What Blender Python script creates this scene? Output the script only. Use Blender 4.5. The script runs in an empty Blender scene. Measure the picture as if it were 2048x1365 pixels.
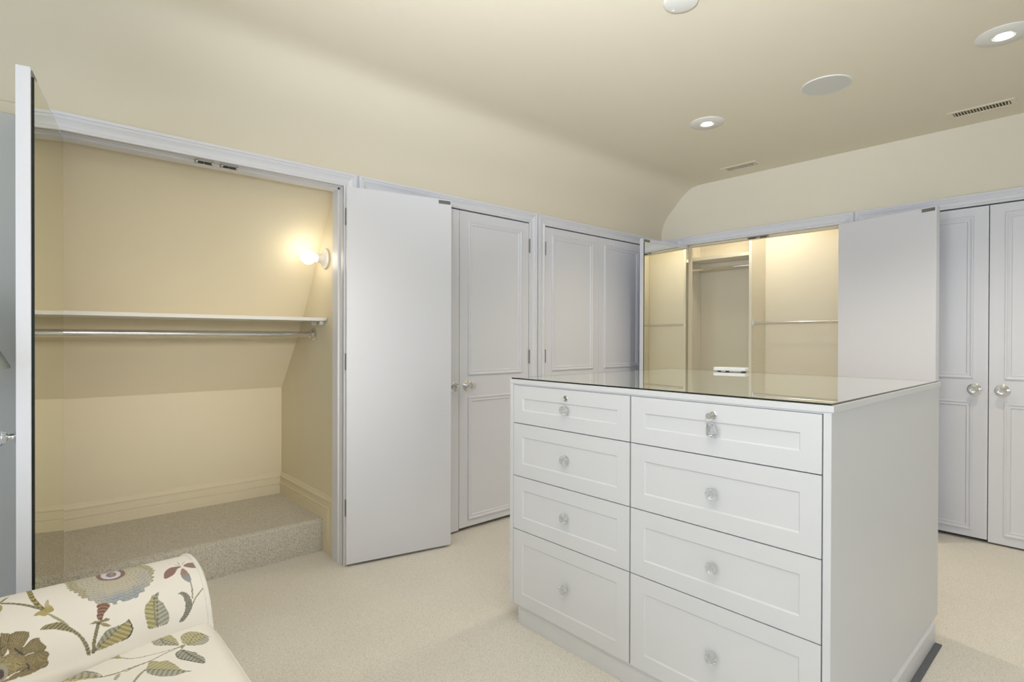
import bpy, bmesh, math, random
import numpy as np
from mathutils import Matrix, Vector

random.seed(7)
C = bpy.context.scene.collection
sc = bpy.context.scene
PI = math.pi
rad = math.radians

# ------------------------------------------------------------------ camera
cam_d = bpy.data.cameras.new('camera')
cam = bpy.data.objects.new('camera', cam_d)
C.objects.link(cam)
F, YAW, PIT, ROL, H = 1103.136, 0.838435, -0.0050648, 0.0028793, 1.24
cam_d.sensor_fit = 'HORIZONTAL'
cam_d.sensor_width = 36.0
cam_d.lens = F / 2048.0 * 36.0
cam_d.clip_start = 0.02
_fw = Vector((-math.sin(YAW) * math.cos(PIT), math.cos(YAW) * math.cos(PIT), math.sin(PIT)))
_r = Vector((math.cos(YAW), math.sin(YAW), 0))
_u = _r.cross(_fw)
_r2 = _r * math.cos(ROL) + _u * math.sin(ROL)
_u2 = -_r * math.sin(ROL) + _u * math.cos(ROL)
cam.matrix_world = Matrix(((_r2.x, _u2.x, -_fw.x, 0), (_r2.y, _u2.y, -_fw.y, 0), (_r2.z, _u2.z, -_fw.z, H), (0, 0, 0, 1)))
sc.camera = cam

# ------------------------------------------------------------------ world, light, exposure
w = bpy.data.worlds.new('daylight')
sc.world = w
w.use_nodes = True
w.node_tree.nodes['Background'].inputs[0].default_value = (0.80, 0.90, 1.0, 1)
w.node_tree.nodes['Background'].inputs[1].default_value = 1.0
sc.view_settings.view_transform = 'Standard'
sc.view_settings.look = 'None'
sc.view_settings.gamma = 1.0
sc.view_settings.use_curve_mapping = False
sc.view_settings.exposure = 0.4


def area_light(name, loc, rot, sx, sy, power, col):
    d = bpy.data.lights.new(name, 'AREA')
    d.shape = 'RECTANGLE'
    d.size, d.size_y, d.energy, d.color = sx, sy, power, col
    o = bpy.data.objects.new(name, d)
    o.location, o.rotation_euler = loc, rot
    C.objects.link(o)
    return o


DAY = (0.73, 0.84, 1.0)
# daylight through the two windows of the wall behind the camera and the one on the right
area_light('window_daylight', (-1.35, -2.98, 1.5), (rad(90), 0, 0), 1.5, 1.5, 27, DAY)
area_light('window_daylight', (1.0, -2.98, 1.5), (rad(90), 0, 0), 1.5, 1.5, 27, DAY)
area_light('window_daylight', (2.58, 1.1, 1.5), (rad(90), 0, rad(90)), 1.6, 1.4, 4, DAY)


def point_light(name, loc, power, col, r=0.04):
    d = bpy.data.lights.new(name, 'POINT')
    d.energy, d.color, d.shadow_soft_size = power, col, r
    o = bpy.data.objects.new(name, d)
    o.location = loc
    C.objects.link(o)
    return o


def spot_light(name, loc, power, col, angle=120, r=0.03):
    d = bpy.data.lights.new(name, 'SPOT')
    d.energy, d.color, d.shadow_soft_size = power, col, r
    d.spot_size, d.spot_blend = rad(angle), 0.8
    o = bpy.data.objects.new(name, d)
    o.location = loc
    C.objects.link(o)
    return o


# a flash bounced off the ceiling above the photographer
fl_ = spot_light('bounce_flash', (-0.10, -0.15, 1.66), 318, (0.89, 0.925, 1.0), 100, 0.12)
fl_.data.spot_blend = 1.0
fl_.rotation_euler = (Vector((-0.60, 0.60, 2.57)) - fl_.location).to_track_quat('-Z', 'Y').to_euler()
# added fill light out of view, brightens the open left closet
fill_ = area_light('closet_fill_light', (1.7, 0.80, 1.9), (0, 0, 0), 0.6, 0.6, 1.4, (1.0, 0.96, 0.90))
fill_.data.spread = rad(25)
fill_.rotation_euler = (Vector((-3.4, 0.80, 1.08)) - fill_.location).to_track_quat('-Z', 'Y').to_euler()


# ------------------------------------------------------------------ materials
def mat(name, col, rough=0.5, metal=0.0, bump=0.0, bscale=60.0, var=0.0, vscale=3.0, **kw):
    m = bpy.data.materials.new(name)
    m.use_nodes = True
    nt = m.node_tree
    b = nt.nodes['Principled BSDF']
    b.inputs['Base Color'].default_value = (*col, 1)
    b.inputs['Roughness'].default_value = rough
    b.inputs['Metallic'].default_value = metal
    for k, v in kw.items():
        b.inputs[k].default_value = v
    tc = nt.nodes.new('ShaderNodeTexCoord')
    if var:
        n = nt.nodes.new('ShaderNodeTexNoise')
        n.inputs['Scale'].default_value = vscale
        n.inputs['Detail'].default_value = 3
        r = nt.nodes.new('ShaderNodeMixRGB')
        r.inputs[1].default_value = (*[c * (1 - var) for c in col], 1)
        r.inputs[2].default_value = (*[min(1, c * (1 + var)) for c in col], 1)
        nt.links.new(tc.outputs['Object'], n.inputs['Vector'])
        nt.links.new(n.outputs['Fac'], r.inputs[0])
        nt.links.new(r.outputs[0], b.inputs['Base Color'])
    if bump:
        n = nt.nodes.new('ShaderNodeTexNoise')
        n.inputs['Scale'].default_value = bscale
        n.inputs['Detail'].default_value = 4
        bp = nt.nodes.new('ShaderNodeBump')
        bp.inputs['Strength'].default_value = bump
        bp.inputs['Distance'].default_value = 0.002
        nt.links.new(tc.outputs['Object'], n.inputs['Vector'])
        nt.links.new(n.outputs['Fac'], bp.inputs['Height'])
        nt.links.new(bp.outputs['Normal'], b.inputs['Normal'])
    return m


M_white = mat('white_satin_paint', (0.795, 0.803, 0.862), 0.38, var=0.006)
M_lac = mat('white_lacquer', (0.785, 0.787, 0.81), 0.35, var=0.006)
M_cream = mat('cream_wall_paint', (0.80, 0.735, 0.585), 0.75, bump=0.08, bscale=120, var=0.012, vscale=1.2)
M_closet = mat('yellow_cream_closet_paint', (0.84, 0.755, 0.565), 0.75, bump=0.08, bscale=120, var=0.012, vscale=1.2)
M_ceil = mat('cream_ceiling_paint', (0.80, 0.735, 0.595), 0.85, bump=0.06, bscale=120, var=0.01, vscale=0.9)
M_gable = mat('pale_stone_wall_paint', (0.85, 0.80, 0.67), 0.8, bump=0.06, bscale=120, var=0.01)
M_greywall = mat('pale_grey_wall_paint', (0.62, 0.63, 0.62), 0.75, bump=0.06, bscale=120, var=0.01)
M_lam = mat('cream_melamine', (0.88, 0.83, 0.70), 0.45, var=0.006)
M_chrome = mat('polished_chrome', (0.80, 0.80, 0.80), 0.12, 1.0, var=0.02, vscale=30)
M_nickel = mat('brushed_nickel', (0.50, 0.49, 0.47), 0.35, 1.0, bump=0.15, bscale=300)
M_steel = mat('grey_metal_plate', (0.24, 0.24, 0.24), 0.45, 0.8, bump=0.2, bscale=250, var=0.12, vscale=90)
M_dark = mat('dark_void', (0.02, 0.02, 0.02), 0.9, var=0.05)
M_ventdark = mat('duct_shadow', (0.10, 0.085, 0.05), 0.9, var=0.05)
M_trimw = mat('white_ceiling_plastic', (0.80, 0.79, 0.75), 0.5, var=0.006)
M_grille = mat('speaker_grille_mesh', (0.66, 0.65, 0.61), 0.7, bump=0.3, bscale=900)
M_porc = mat('white_porcelain', (0.85, 0.80, 0.72), 0.25, var=0.006)
M_glass = mat('clear_crystal', (0.97, 0.98, 0.98), 0.02, **{'Transmission Weight': 0.85, 'IOR': 1.5})
M_fabric0 = mat('plain_cream_linen', (0.83, 0.775, 0.67), 0.85, bump=0.3, bscale=700)
M_strip = mat('dark_grey_strip', (0.16, 0.165, 0.18), 0.95, bump=0.8, bscale=500, var=0.3, vscale=220)
M_shade = mat('sage_lampshade_linen', (0.36, 0.385, 0.33), 0.85, bump=0.3, bscale=400, var=0.05, vscale=15)
M_wood = mat('dark_stained_wood', (0.10, 0.06, 0.035), 0.4, bump=0.1, bscale=40, var=0.3, vscale=12)
M_rubber = mat('dark_rubber_foot', (0.05, 0.05, 0.045), 0.7, var=0.05)
M_plastic = mat('white_plastic', (0.86, 0.87, 0.89), 0.35, var=0.006)
M_edge = mat('dark_glass_edge', (0.012, 0.016, 0.015), 0.15, var=0.1, vscale=9)
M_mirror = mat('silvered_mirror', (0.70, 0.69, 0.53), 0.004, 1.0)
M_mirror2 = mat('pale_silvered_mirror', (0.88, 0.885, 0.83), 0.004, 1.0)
M_mirror3 = mat('grey_silvered_mirror', (0.60, 0.635, 0.60), 0.004, 1.0)


def emis(name, col, strength):
    m = mat(name, col, 0.5)
    b = m.node_tree.nodes['Principled BSDF']
    b.inputs['Emission Color'].default_value = (*col, 1)
    b.inputs['Emission Strength'].default_value = strength
    return m


M_bulb = emis('lit_frosted_bulb', (1.0, 0.95, 0.86), 4.0)
M_led = emis('lit_downlight_lens', (1.0, 0.95, 0.85), 8.0)


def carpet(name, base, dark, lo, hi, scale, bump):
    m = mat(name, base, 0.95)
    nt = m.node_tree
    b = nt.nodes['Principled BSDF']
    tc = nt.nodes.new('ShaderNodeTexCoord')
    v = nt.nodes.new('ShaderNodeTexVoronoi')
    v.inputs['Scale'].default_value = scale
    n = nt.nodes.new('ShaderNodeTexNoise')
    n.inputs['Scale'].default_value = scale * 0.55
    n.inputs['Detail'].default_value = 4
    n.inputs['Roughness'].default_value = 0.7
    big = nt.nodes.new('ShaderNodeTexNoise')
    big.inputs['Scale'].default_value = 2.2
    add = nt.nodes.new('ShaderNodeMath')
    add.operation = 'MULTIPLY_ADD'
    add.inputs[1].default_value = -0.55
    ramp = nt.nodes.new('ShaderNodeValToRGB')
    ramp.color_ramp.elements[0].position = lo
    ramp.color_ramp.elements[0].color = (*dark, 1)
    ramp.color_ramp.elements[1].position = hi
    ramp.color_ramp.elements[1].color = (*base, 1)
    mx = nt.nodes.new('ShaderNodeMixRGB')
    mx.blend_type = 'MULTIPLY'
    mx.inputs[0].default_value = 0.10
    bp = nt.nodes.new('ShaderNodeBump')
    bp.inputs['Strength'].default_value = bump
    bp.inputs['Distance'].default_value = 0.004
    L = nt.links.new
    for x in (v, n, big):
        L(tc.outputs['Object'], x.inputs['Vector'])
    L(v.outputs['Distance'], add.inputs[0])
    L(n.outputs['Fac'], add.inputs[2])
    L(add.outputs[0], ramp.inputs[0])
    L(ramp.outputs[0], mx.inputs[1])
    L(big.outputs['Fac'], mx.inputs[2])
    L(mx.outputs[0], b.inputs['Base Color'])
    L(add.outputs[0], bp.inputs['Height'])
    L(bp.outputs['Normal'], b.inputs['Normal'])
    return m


M_carpet = carpet('beige_loop_carpet', (0.95, 0.905, 0.83), (0.74, 0.695, 0.62), 0.02, 0.31, 310, 0.4)
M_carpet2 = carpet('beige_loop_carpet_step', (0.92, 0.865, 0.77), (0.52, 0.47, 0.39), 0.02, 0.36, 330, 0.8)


def sheet_glass():
    """top face of a glass sheet: reflects by angle, else lets the light straight through"""
    m = bpy.data.materials.new('sheet_glass_face')
    m.use_nodes = True
    nt = m.node_tree
    nt.nodes.remove(nt.nodes['Principled BSDF'])
    out = nt.nodes['Material Output']
    t = nt.nodes.new('ShaderNodeBsdfTransparent')
    t.inputs[0].default_value = (0.95, 0.97, 0.955, 1)
    g = nt.nodes.new('ShaderNodeBsdfGlossy')
    g.inputs['Roughness'].default_value = 0.004
    g.inputs['Color'].default_value = (0.985, 0.99, 0.98, 1)
    lw = nt.nodes.new('ShaderNodeLayerWeight')
    lw.inputs['Blend'].default_value = 0.5
    pw = nt.nodes.new('ShaderNodeMath')
    pw.operation = 'POWER'
    pw.inputs[1].default_value = 2.0
    fr = nt.nodes.new('ShaderNodeMath')
    fr.operation = 'MULTIPLY_ADD'
    fr.inputs[1].default_value = 0.93
    fr.inputs[2].default_value = 0.05
    nt.links.new(lw.outputs['Facing'], pw.inputs[0])
    nt.links.new(pw.outputs[0], fr.inputs[0])
    mx = nt.nodes.new('ShaderNodeMixShader')
    nt.links.new(fr.outputs[0], mx.inputs[0])
    nt.links.new(t.outputs[0], mx.inputs[1])
    nt.links.new(g.outputs[0], mx.inputs[2])
    nt.links.new(mx.outputs[0], out.inputs['Surface'])
    return m


def clear_face():
    m = bpy.data.materials.new('clear_glass_underside')
    m.use_nodes = True
    nt = m.node_tree
    nt.nodes.remove(nt.nodes['Principled BSDF'])
    t = nt.nodes.new('ShaderNodeBsdfTransparent')
    t.inputs[0].default_value = (0.98, 0.99, 0.985, 1)
    nt.links.new(t.outputs[0], nt.nodes['Material Output'].inputs['Surface'])
    return m


M_sheet, M_clear = sheet_glass(), clear_face()


# ------------------------------------------------------------------ mesh helpers
class MB:
    def __init__(self):
        self.v, self.f, self.mi = [], [], []

    def add(self, vs, fs, mi=0):
        n = len(self.v)
        self.v += [tuple(p) for p in vs]
        self.f += [tuple(i + n for i in f) for f in fs]
        self.mi += [mi] * len(fs)
        return self

    def box(self, x0, x1, y0, y1, z0, z1, mi=0):
        x0, x1 = min(x0, x1), max(x0, x1)
        y0, y1 = min(y0, y1), max(y0, y1)
        z0, z1 = min(z0, z1), max(z0, z1)
        vs = [(x0, y0, z0), (x1, y0, z0), (x1, y1, z0), (x0, y1, z0), (x0, y0, z1), (x1, y0, z1), (x1, y1, z1), (x0, y1, z1)]
        return self.add(vs, [(0, 3, 2, 1), (4, 5, 6, 7), (0, 1, 5, 4), (1, 2, 6, 5), (2, 3, 7, 6), (3, 0, 4, 7)], mi)

    def lathe(self, prof, n=24, M=None, flute=0, amp=0.0, mi=0, cap=True):
        """prof: list of (r, z); revolved about z"""
        M = M or Matrix()
        vs, fs = [], []
        for r, z in prof:
            for k in range(n):
                a = 2 * PI * k / n
                rr = r * (1 + (amp * math.cos(flute * a) if flute else 0))
                vs.append(M @ Vector((rr * math.cos(a), rr * math.sin(a), z)))
        for i in range(len(prof) - 1):
            for k in range(n):
                k2 = (k + 1) % n
                fs.append((i * n + k, i * n + k2, (i + 1) * n + k2, (i + 1) * n + k))
        if cap:
            fs.append(tuple(range(n - 1, -1, -1)))
            fs.append(tuple((len(prof) - 1) * n + k for k in range(n)))
        return self.add(vs, fs, mi)

    def tube(self, pts, r, n=10, mi=0, closed=False):
        pts = [Vector(p) for p in pts]
        vs, fs = [], []
        m = len(pts)
        for i, p in enumerate(pts):
            a = pts[(i - 1) % m] if (closed or i) else p
            b = pts[(i + 1) % m] if (closed or i < m - 1) else p
            d = (b - a).normalized()
            up = Vector((0, 0, 1)) if abs(d.z) < 0.95 else Vector((1, 0, 0))
            s = d.cross(up).normalized()
            t = s.cross(d).normalized()
            rr = r[i] if isinstance(r, (list, tuple)) else r
            for k in range(n):
                an = 2 * PI * k / n
                vs.append(p + s * (rr * math.cos(an)) + t * (rr * math.sin(an)))
        for i in range(m if closed else m - 1):
            j = (i + 1) % m
            for k in range(n):
                k2 = (k + 1) % n
                fs.append((i * n + k, i * n + k2, j * n + k2, j * n + k))
        if not closed:
            fs.append(tuple(range(n - 1, -1, -1)))
            fs.append(tuple((m - 1) * n + k for k in range(n)))
        return self.add(vs, fs, mi)

    def sweep(self, path, prof, pm, closed=False, mi=0):
        """mitred sweep in a plane: path of (u, v); prof of (d, h) with d along the left normal; pm(u, v, h) -> point"""
        m, n = len(path), len(prof)
        vs = []
        for i in range(m):
            p = Vector(path[i])
            dirs = []
            if closed or i > 0:
                dirs.append((p - Vector(path[(i - 1) % m])).normalized())
            if closed or i < m - 1:
                dirs.append((Vector(path[(i + 1) % m]) - p).normalized())
            ns = [Vector((-d.y, d.x)) for d in dirs]
            if len(ns) == 2:
                b = ns[0] + ns[1]
                b = b / (b.dot(ns[0]))
            else:
                b = ns[0]
            for d, h in prof:
                q = p + b * d
                vs.append(pm(q.x, q.y, h))
        fs = []
        for i in range(m if closed else m - 1):
            j = (i + 1) % m
            for k in range(n - 1):
                fs.append((i * n + k, i * n + k + 1, j * n + k + 1, j * n + k))
        if not closed:
            fs.append(tuple(range(n)))
            fs.append(tuple((m - 1) * n + k for k in range(n - 1, -1, -1)))
        return self.add(vs, fs, mi)

    def prism(self, poly, pm, h0, h1, mi=0):
        """poly (u, v) extruded from h0 to h1"""
        n = len(poly)
        vs = [pm(u, v, h0) for u, v in poly] + [pm(u, v, h1) for u, v in poly]
        fs = [tuple(range(n - 1, -1, -1)), tuple(range(n, 2 * n))]
        fs += [(i, (i + 1) % n, n + (i + 1) % n, n + i) for i in range(n)]
        return self.add(vs, fs, mi)


def obj(name, mb, mats, parent=None, bevel=0.0, smooth=False, seg=2, auto=True):
    me = bpy.data.meshes.new(name)
    me.from_pydata(mb.v, [], mb.f)
    mats = mats if isinstance(mats, (list, tuple)) else [mats]
    for m in mats:
        me.materials.append(m)
    if len(mats) > 1:
        me.polygons.foreach_set('material_index', mb.mi)
    bm = bmesh.new()
    bm.from_mesh(me)
    bmesh.ops.recalc_face_normals(bm, faces=bm.faces)
    if smooth:
        for f in bm.faces:
            f.smooth = True
        for e in bm.edges:
            if len(e.link_faces) == 2 and e.calc_face_angle(0) > rad(38):
                e.smooth = False
    bm.to_mesh(me)
    bm.free()
    o = bpy.data.objects.new(name, me)
    C.objects.link(o)
    if parent is not None:
        o.parent = parent
    if bevel:
        bv = o.modifiers.new('edge', 'BEVEL')
        bv.width, bv.segments, bv.limit_method, bv.angle_limit = bevel, seg, 'ANGLE', rad(40)
        bv.harden_normals = False
    return o


def empty(name, loc=(0, 0, 0), rz=0.0):
    o = bpy.data.objects.new(name, None)
    o.empty_display_size = 0.1
    o.location, o.rotation_euler = loc, (0, 0, rz)
    C.objects.link(o)
    return o


def tag(o, label=None, cat=None, group=None, kind=None):
    if label:
        o['label'] = label
    if cat:
        o['category'] = cat
    if group:
        o['group'] = group
    if kind:
        o['kind'] = kind
    return o


def struct(name, mb, m, label=None, cat=None, **k):
    o = obj(name, mb, m, **k)
    return tag(o, label, cat, kind='structure')


def copy_tree(o, parent=None):
    c = o.copy()
    C.objects.link(c)
    c.parent = parent
    for ch in [x for x in C.objects if x.parent == o]:
        copy_tree(ch, c)
    return c


# ------------------------------------------------------------------ the room shell
XW, YW, ZC = -2.842, 4.392, 2.57          # left wall plane, back wall plane, flat ceiling
XR, YF = 2.60, -3.0                       # right wall, front wall (behind the camera)
HEAD, CT = 2.062, 2.135                   # head of the openings, top of the casings
WT = 0.115                                # wall thickness
W1_OPEN = [(0.09, 1.32), (1.48, 2.71), (2.867, 4.094)]
W2_OPEN = [(-2.605, -1.355), (-1.198, 0.09)]

fl = MB().box(-4.2, 2.9, -3.3, 5.4, -0.12, 0.0)
struct('floor', fl, M_carpet, 'beige loop-pile carpet covering the whole room floor', 'carpet')

# left wall with three closet openings
mb = MB()
x0, x1 = XW - WT, XW
JT = 0.0115                                # the jamb linings sit in the wall openings
mb.box(x0, x1, -3.3, W1_OPEN[0][0] - JT, 0, 2.134)
for i, (a, b) in enumerate(W1_OPEN):
    mb.box(x0, x1, a - JT, b + JT, HEAD + JT, 2.134)
    nxt = W1_OPEN[i + 1][0] - JT if i + 1 < len(W1_OPEN) else YW + 0.1
    mb.box(x0, x1, b + JT, nxt, 0, 2.134)
struct('wall_left', mb, M_cream, 'long left wall holding three pairs of closet doors', 'wall')

# back wall (gable shape) with two closet openings
GAB = [(-2.842, 2.135), (-2.842, 2.185), (-2.836, 2.225), (-2.822, 2.270), (-2.798, 2.318), (-2.75, 2.374), (-2.64, 2.487),
       (-2.598, 2.524), (-2.565, 2.546), (-2.53, 2.560), (-2.48, 2.568), (-2.42, ZC), (XR, ZC)]
mb = MB()
y0, y1 = YW, YW + WT
mb.box(XW - 0.1, W2_OPEN[0][0] - JT, y0, y1, 0, CT)
for i, (a, b) in enumerate(W2_OPEN):
    mb.box(a - JT, b + JT, y0, y1, HEAD + JT, CT)
    nxt = W2_OPEN[i + 1][0] - JT if i + 1 < len(W2_OPEN) else XR + 0.1
    mb.box(b + JT, nxt, y0, y1, 0, CT)
mb.prism([(XW - 0.1, CT), (XR + 0.1, CT), (XR + 0.1, ZC + 0.1), (XW - 0.1, ZC + 0.1)], lambda u, v, h: (u, h, v), y0, y1)
struct('wall_back', mb, M_gable, 'back wall with a sloped gable corner over two closets', 'wall')

# ceiling: flat with a curved slope down to the left wall
mb = MB()
pr = GAB + [(XR + 0.2, ZC), (XR + 0.2, ZC + 0.12), (-2.46, ZC + 0.12), (-2.98, 2.30), (-2.98, 2.135)]
mb.prism(pr, lambda u, v, h: (u, h, v), -3.3, YW + 0.02)
ceil = struct('ceiling', mb, M_ceil, 'cream ceiling that curves down along the left wall', 'ceiling', smooth=True)

# wall behind the camera with two windows, right wall with one
WIN_F = [(-2.1, -0.6), (0.25, 1.75)]
WZ0, WZ1 = 0.75, 2.25
mb = MB()
ya, yb = YF - WT, YF
mb.box(-3.0, WIN_F[0][0], ya, yb, 0, ZC)
mb.box(WIN_F[0][1], WIN_F[1][0], ya, yb, 0, ZC)
mb.box(WIN_F[1][1], XR + 0.1, ya, yb, 0, ZC)
for a, b in WIN_F:
    mb.box(a, b, ya, yb, 0, WZ0)
    mb.box(a, b, ya, yb, WZ1, ZC)
struct('wall_front', mb, M_cream, 'cream wall with two windows behind the viewer', 'wall')
WIN_R = (0.3, 1.9)
mb = MB()
mb.box(XR, XR + WT, -3.3, WIN_R[0], 0, ZC)
mb.box(XR, XR + WT, WIN_R[1], YW + 0.1, 0, ZC)
mb.box(XR, XR + WT, WIN_R[0], WIN_R[1], 0, 0.8)
mb.box(XR, XR + WT, WIN_R[0], WIN_R[1], 2.2, ZC)
struct('wall_right', mb, M_greywall, 'pale grey wall on the right, outside the view', 'wall')


def window(name, pm, u0, u1, v0, v1, label):
    e = empty(name)
    tag(e, label, 'window', kind='structure')
    m = MB()
    m.sweep([(u0, v0), (u1, v0), (u1, v1), (u0, v1)], [(0, 0), (0, 0.05), (0.05, 0.05), (0.05, 0)], pm, closed=True)
    obj('window_frame', m, M_white, e)
    m = MB()
    um, vm = (u0 + u1) / 2, (v0 + v1) / 2
    for (a, b, c, d) in ((um - 0.015, um + 0.015, v0, v1), (u0, u1, vm - 0.015, vm + 0.015)):
        m.prism([(a, c), (b, c), (b, d), (a, d)], pm, 0.015, 0.04)
    obj('muntin', m, M_white, e)
    for i, (a, b, c, d) in enumerate(((u0, um, v0, vm), (um, u1, v0, vm), (u0, um, vm, v1), (um, u1, vm, v1))):
        m = MB()
        m.prism([(a, c), (b, c), (b, d), (a, d)], pm, 0.024, 0.028)
        obj('pane', m, M_clear, e)


window('window_1', lambda u, v, h: (u, YF - 0.09 + h, v), -2.1, -0.6, WZ0, WZ1, 'white sash window behind the viewer, on the armchair side')
window('window_2', lambda u, v, h: (u, YF - 0.09 + h, v), 0.25, 1.75, WZ0, WZ1, 'white sash window behind the viewer, away from the armchair')
window('window_3', lambda u, v, h: (XR + 0.09 - h, u, v), WIN_R[0], WIN_R[1], 0.8, 2.2, 'white sash window in the pale grey right wall')

# ------------------------------------------------------------------ casings round the closet openings
CAS = [(0, 0), (0, 0.012), (0.003, 0.0145), (0.011, 0.0145), (0.014, 0.011), (0.017, 0.008), (0.021, 0.008), (0.030, 0.0095), (0.040, 0.0135),
       (0.046, 0.0175), (0.050, 0.0185), (0.053, 0.0155), (0.057, 0.0155), (0.060, 0.020), (0.071, 0.020), (0.073, 0.0175), (0.073, 0)]
W1P = lambda u, v, h: (XW + h, u, v)
W2P = lambda u, v, h: (u, YW - h, v)
k = 0
for (a, b), nm in zip(W1_OPEN, ('open closet at the left of the left wall', 'closed closet in the middle of the left wall', 'closed closet next to the back corner of the left wall')):
    k += 1
    m = MB()
    # up the right jamb, across, down the left jamb: left normal points outward when travelling clockwise seen from the room
    m.sweep([(a, 0), (a, HEAD), (b, HEAD), (b, 0)], CAS, W1P)
    struct('trim_%d' % k, m, M_white, 'white moulded casing round the ' + nm, 'door casing', smooth=False)
for (a, b), nm in zip(W2_OPEN, ('open lit closet in the back wall', 'closed closet at the right end of the back wall')):
    k += 1
    m = MB()
    m.sweep([(a, 0), (a, HEAD), (b, HEAD), (b, 0)], CAS, W2P)
    struct('trim_%d' % k, m, M_white, 'white moulded casing round the ' + nm, 'door casing')
# filler strips between neighbouring casings
m = MB()
for a, b in ((1.393, 1.407), (2.783, 2.794)):
    m.box(XW - 0.002, XW + 0.004, a, b, 0, CT)
m.box(-1.282, -1.271, YW - 0.004, YW + 0.002, 0, CT)
m.box(XW - 0.002, XW + 0.004, 4.167, 4.392, 0, CT)
m.box(-2.842, -2.678, YW - 0.004, YW + 0.002, 0, CT)
struct('trim_6', m, M_white, 'thin white filler strips between neighbouring door casings', 'filler strip')


# jamb linings
def jamb(name, pm, a, b, depth, label, m_=None):
    m = MB()
    t = 0.012
    for (p, q) in ((a - t, a), (b, b + t)):
        m.prism([(p, 0), (q, 0), (q, HEAD + t), (p, HEAD + t)], pm, 0.004, -depth)
    m.prism([(a, HEAD), (b, HEAD), (b, HEAD + t), (a, HEAD + t)], pm, 0.004, -depth)
    # stop strip
    for (p, q) in ((a, a + 0.009), (b - 0.009, b)):
        m.prism([(p, 0), (q, 0), (q, HEAD), (p, HEAD)], pm, -0.045, -depth)
    m.prism([(a, HEAD - 0.009), (b, HEAD - 0.009), (b, HEAD), (a, HEAD)], pm, -0.045, -depth)
    struct(name, m, m_ or M_white, label, 'door jamb')


jamb('trim_7', W1P, *W1_OPEN[0], WT - 0.002, 'white jamb lining of the open closet in the left wall')
jamb('trim_8', W1P, *W1_OPEN[1], WT - 0.002, 'white jamb lining behind the middle pair of doors of the left wall')
jamb('trim_9', W1P, *W1_OPEN[2], WT - 0.002, 'white jamb lining behind the pair of doors beside the back corner')
jamb('trim_10', W2P, *W2_OPEN[0], WT - 0.002, 'jamb lining of the lit closet in the back wall', M_lam)
jamb('trim_11', W2P, *W2_OPEN[1], WT - 0.002, 'white jamb lining behind the rightmost pair of doors')

# ------------------------------------------------------------------ closet interiors
# closet 1 (left wall, open): knee wall and roof slope at the back, raised carpeted step
CL0, CL1 = 0.06, 1.339
XB = -3.826
PH = 0.19
RISER = -3.115
m = MB()
slope = [(XB, 0.0), (XB, 0.903), (-3.499, 1.290), (-3.191, 1.760), (-2.99, 2.085), (-2.93, 2.20)]
sl2 = [(XB - 0.1, 0.0)] + [(x - 0.09, z + 0.05) for x, z in slope[1:]]
m.prism(slope + sl2[::-1], lambda u, v, h: (u, h, v), CL0 - 0.08, CL1 + 0.08)
struct('wall_closet_back', m, M_closet, 'cream knee wall and roof slope at the back of the open left closet', 'closet wall')
m = MB()
m.box(XB, XW - WT, CL1, CL1 + 0.07, 0, 2.3)
struct('wall_closet_right', m, M_closet, 'cream side wall with the bare bulb in the open left closet', 'closet wall')
m = MB()
m.box(XB, XW - WT, CL0 - 0.07, CL0, 0, 2.3)
struct('wall_closet_left', m, M_closet, 'cream side wall hidden behind the mirrored door of the left closet', 'closet wall')
# step with rounded nosing
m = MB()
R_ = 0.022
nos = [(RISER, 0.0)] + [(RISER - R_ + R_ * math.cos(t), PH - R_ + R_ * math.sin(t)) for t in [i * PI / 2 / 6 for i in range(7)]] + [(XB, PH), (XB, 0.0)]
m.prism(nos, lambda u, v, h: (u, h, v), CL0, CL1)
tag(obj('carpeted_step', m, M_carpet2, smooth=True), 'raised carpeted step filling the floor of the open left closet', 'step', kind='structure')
BASE = [(0, 0), (0, 0.016), (0.052, 0.016), (0.056, 0.012), (0.060, 0.012), (0.064, 0.017), (0.072, 0.017), (0.076, 0.012), (0.106, 0.012),
        (0.110, 0.016), (0.118, 0.016), (0.126, 0.011), (0.136, 0.008), (0.141, 0.004), (0.141, 0)]
m = MB()
m.sweep([(CL0, PH), (CL1, PH)], BASE, lambda u, v, h: (XB + h, u, v))
struct('baseboard_back', m, M_closet, 'cream moulded baseboard along the back of the open left closet', 'baseboard')
m = MB()
m.sweep([(XB, PH), (RISER + 0.001, PH), (RISER + 0.001, 0.0), (-2.957, 0.0)], BASE, lambda u, v, h: (u, CL1 - h, v))
struct('baseboard_right', m, M_closet, 'cream moulded baseboard stepping down beside the carpeted step', 'baseboard')

# shelf, rod, bulb of closet 1
e = empty('closet_shelf', (-3.30, 0.7, 1.336))
tag(e, 'long white shelf above the thick rod in the open left closet', 'shelf')
m = MB()
m.box(-0.22, 0.216, CL0 + 0.002 - 0.7, CL1 - 0.002 - 0.7, 0, 0.019)
obj('shelf_board', m, mat('pale_shelf_paint', (0.80, 0.775, 0.735), 0.5, var=0.006), e, bevel=0.002)
for xx in (0.06, 0.17):
    m = MB()
    m.prism([(xx - 0.012, -0.001), (xx + 0.014, -0.001), (xx + 0.012, -0.012), (xx, -0.022)], lambda u, v, h: (u, h, v), CL1 - 0.7 - 0.03, CL1 - 0.702)
    obj('shelf_clip', m, M_plastic, e, bevel=0.002)
e = empty('clothes_rod', (-3.278, 0.7, 1.26))
tag(e, 'thick chrome clothes rod under the long shelf of the left closet', 'clothes rod')
m = MB()
m.tube([(0, CL0 + 0.004 - 0.7, 0), (0, CL1 - 0.004 - 0.7, 0)], 0.0165, 20)
obj('rod', m, M_chrome, e, smooth=True)
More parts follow.
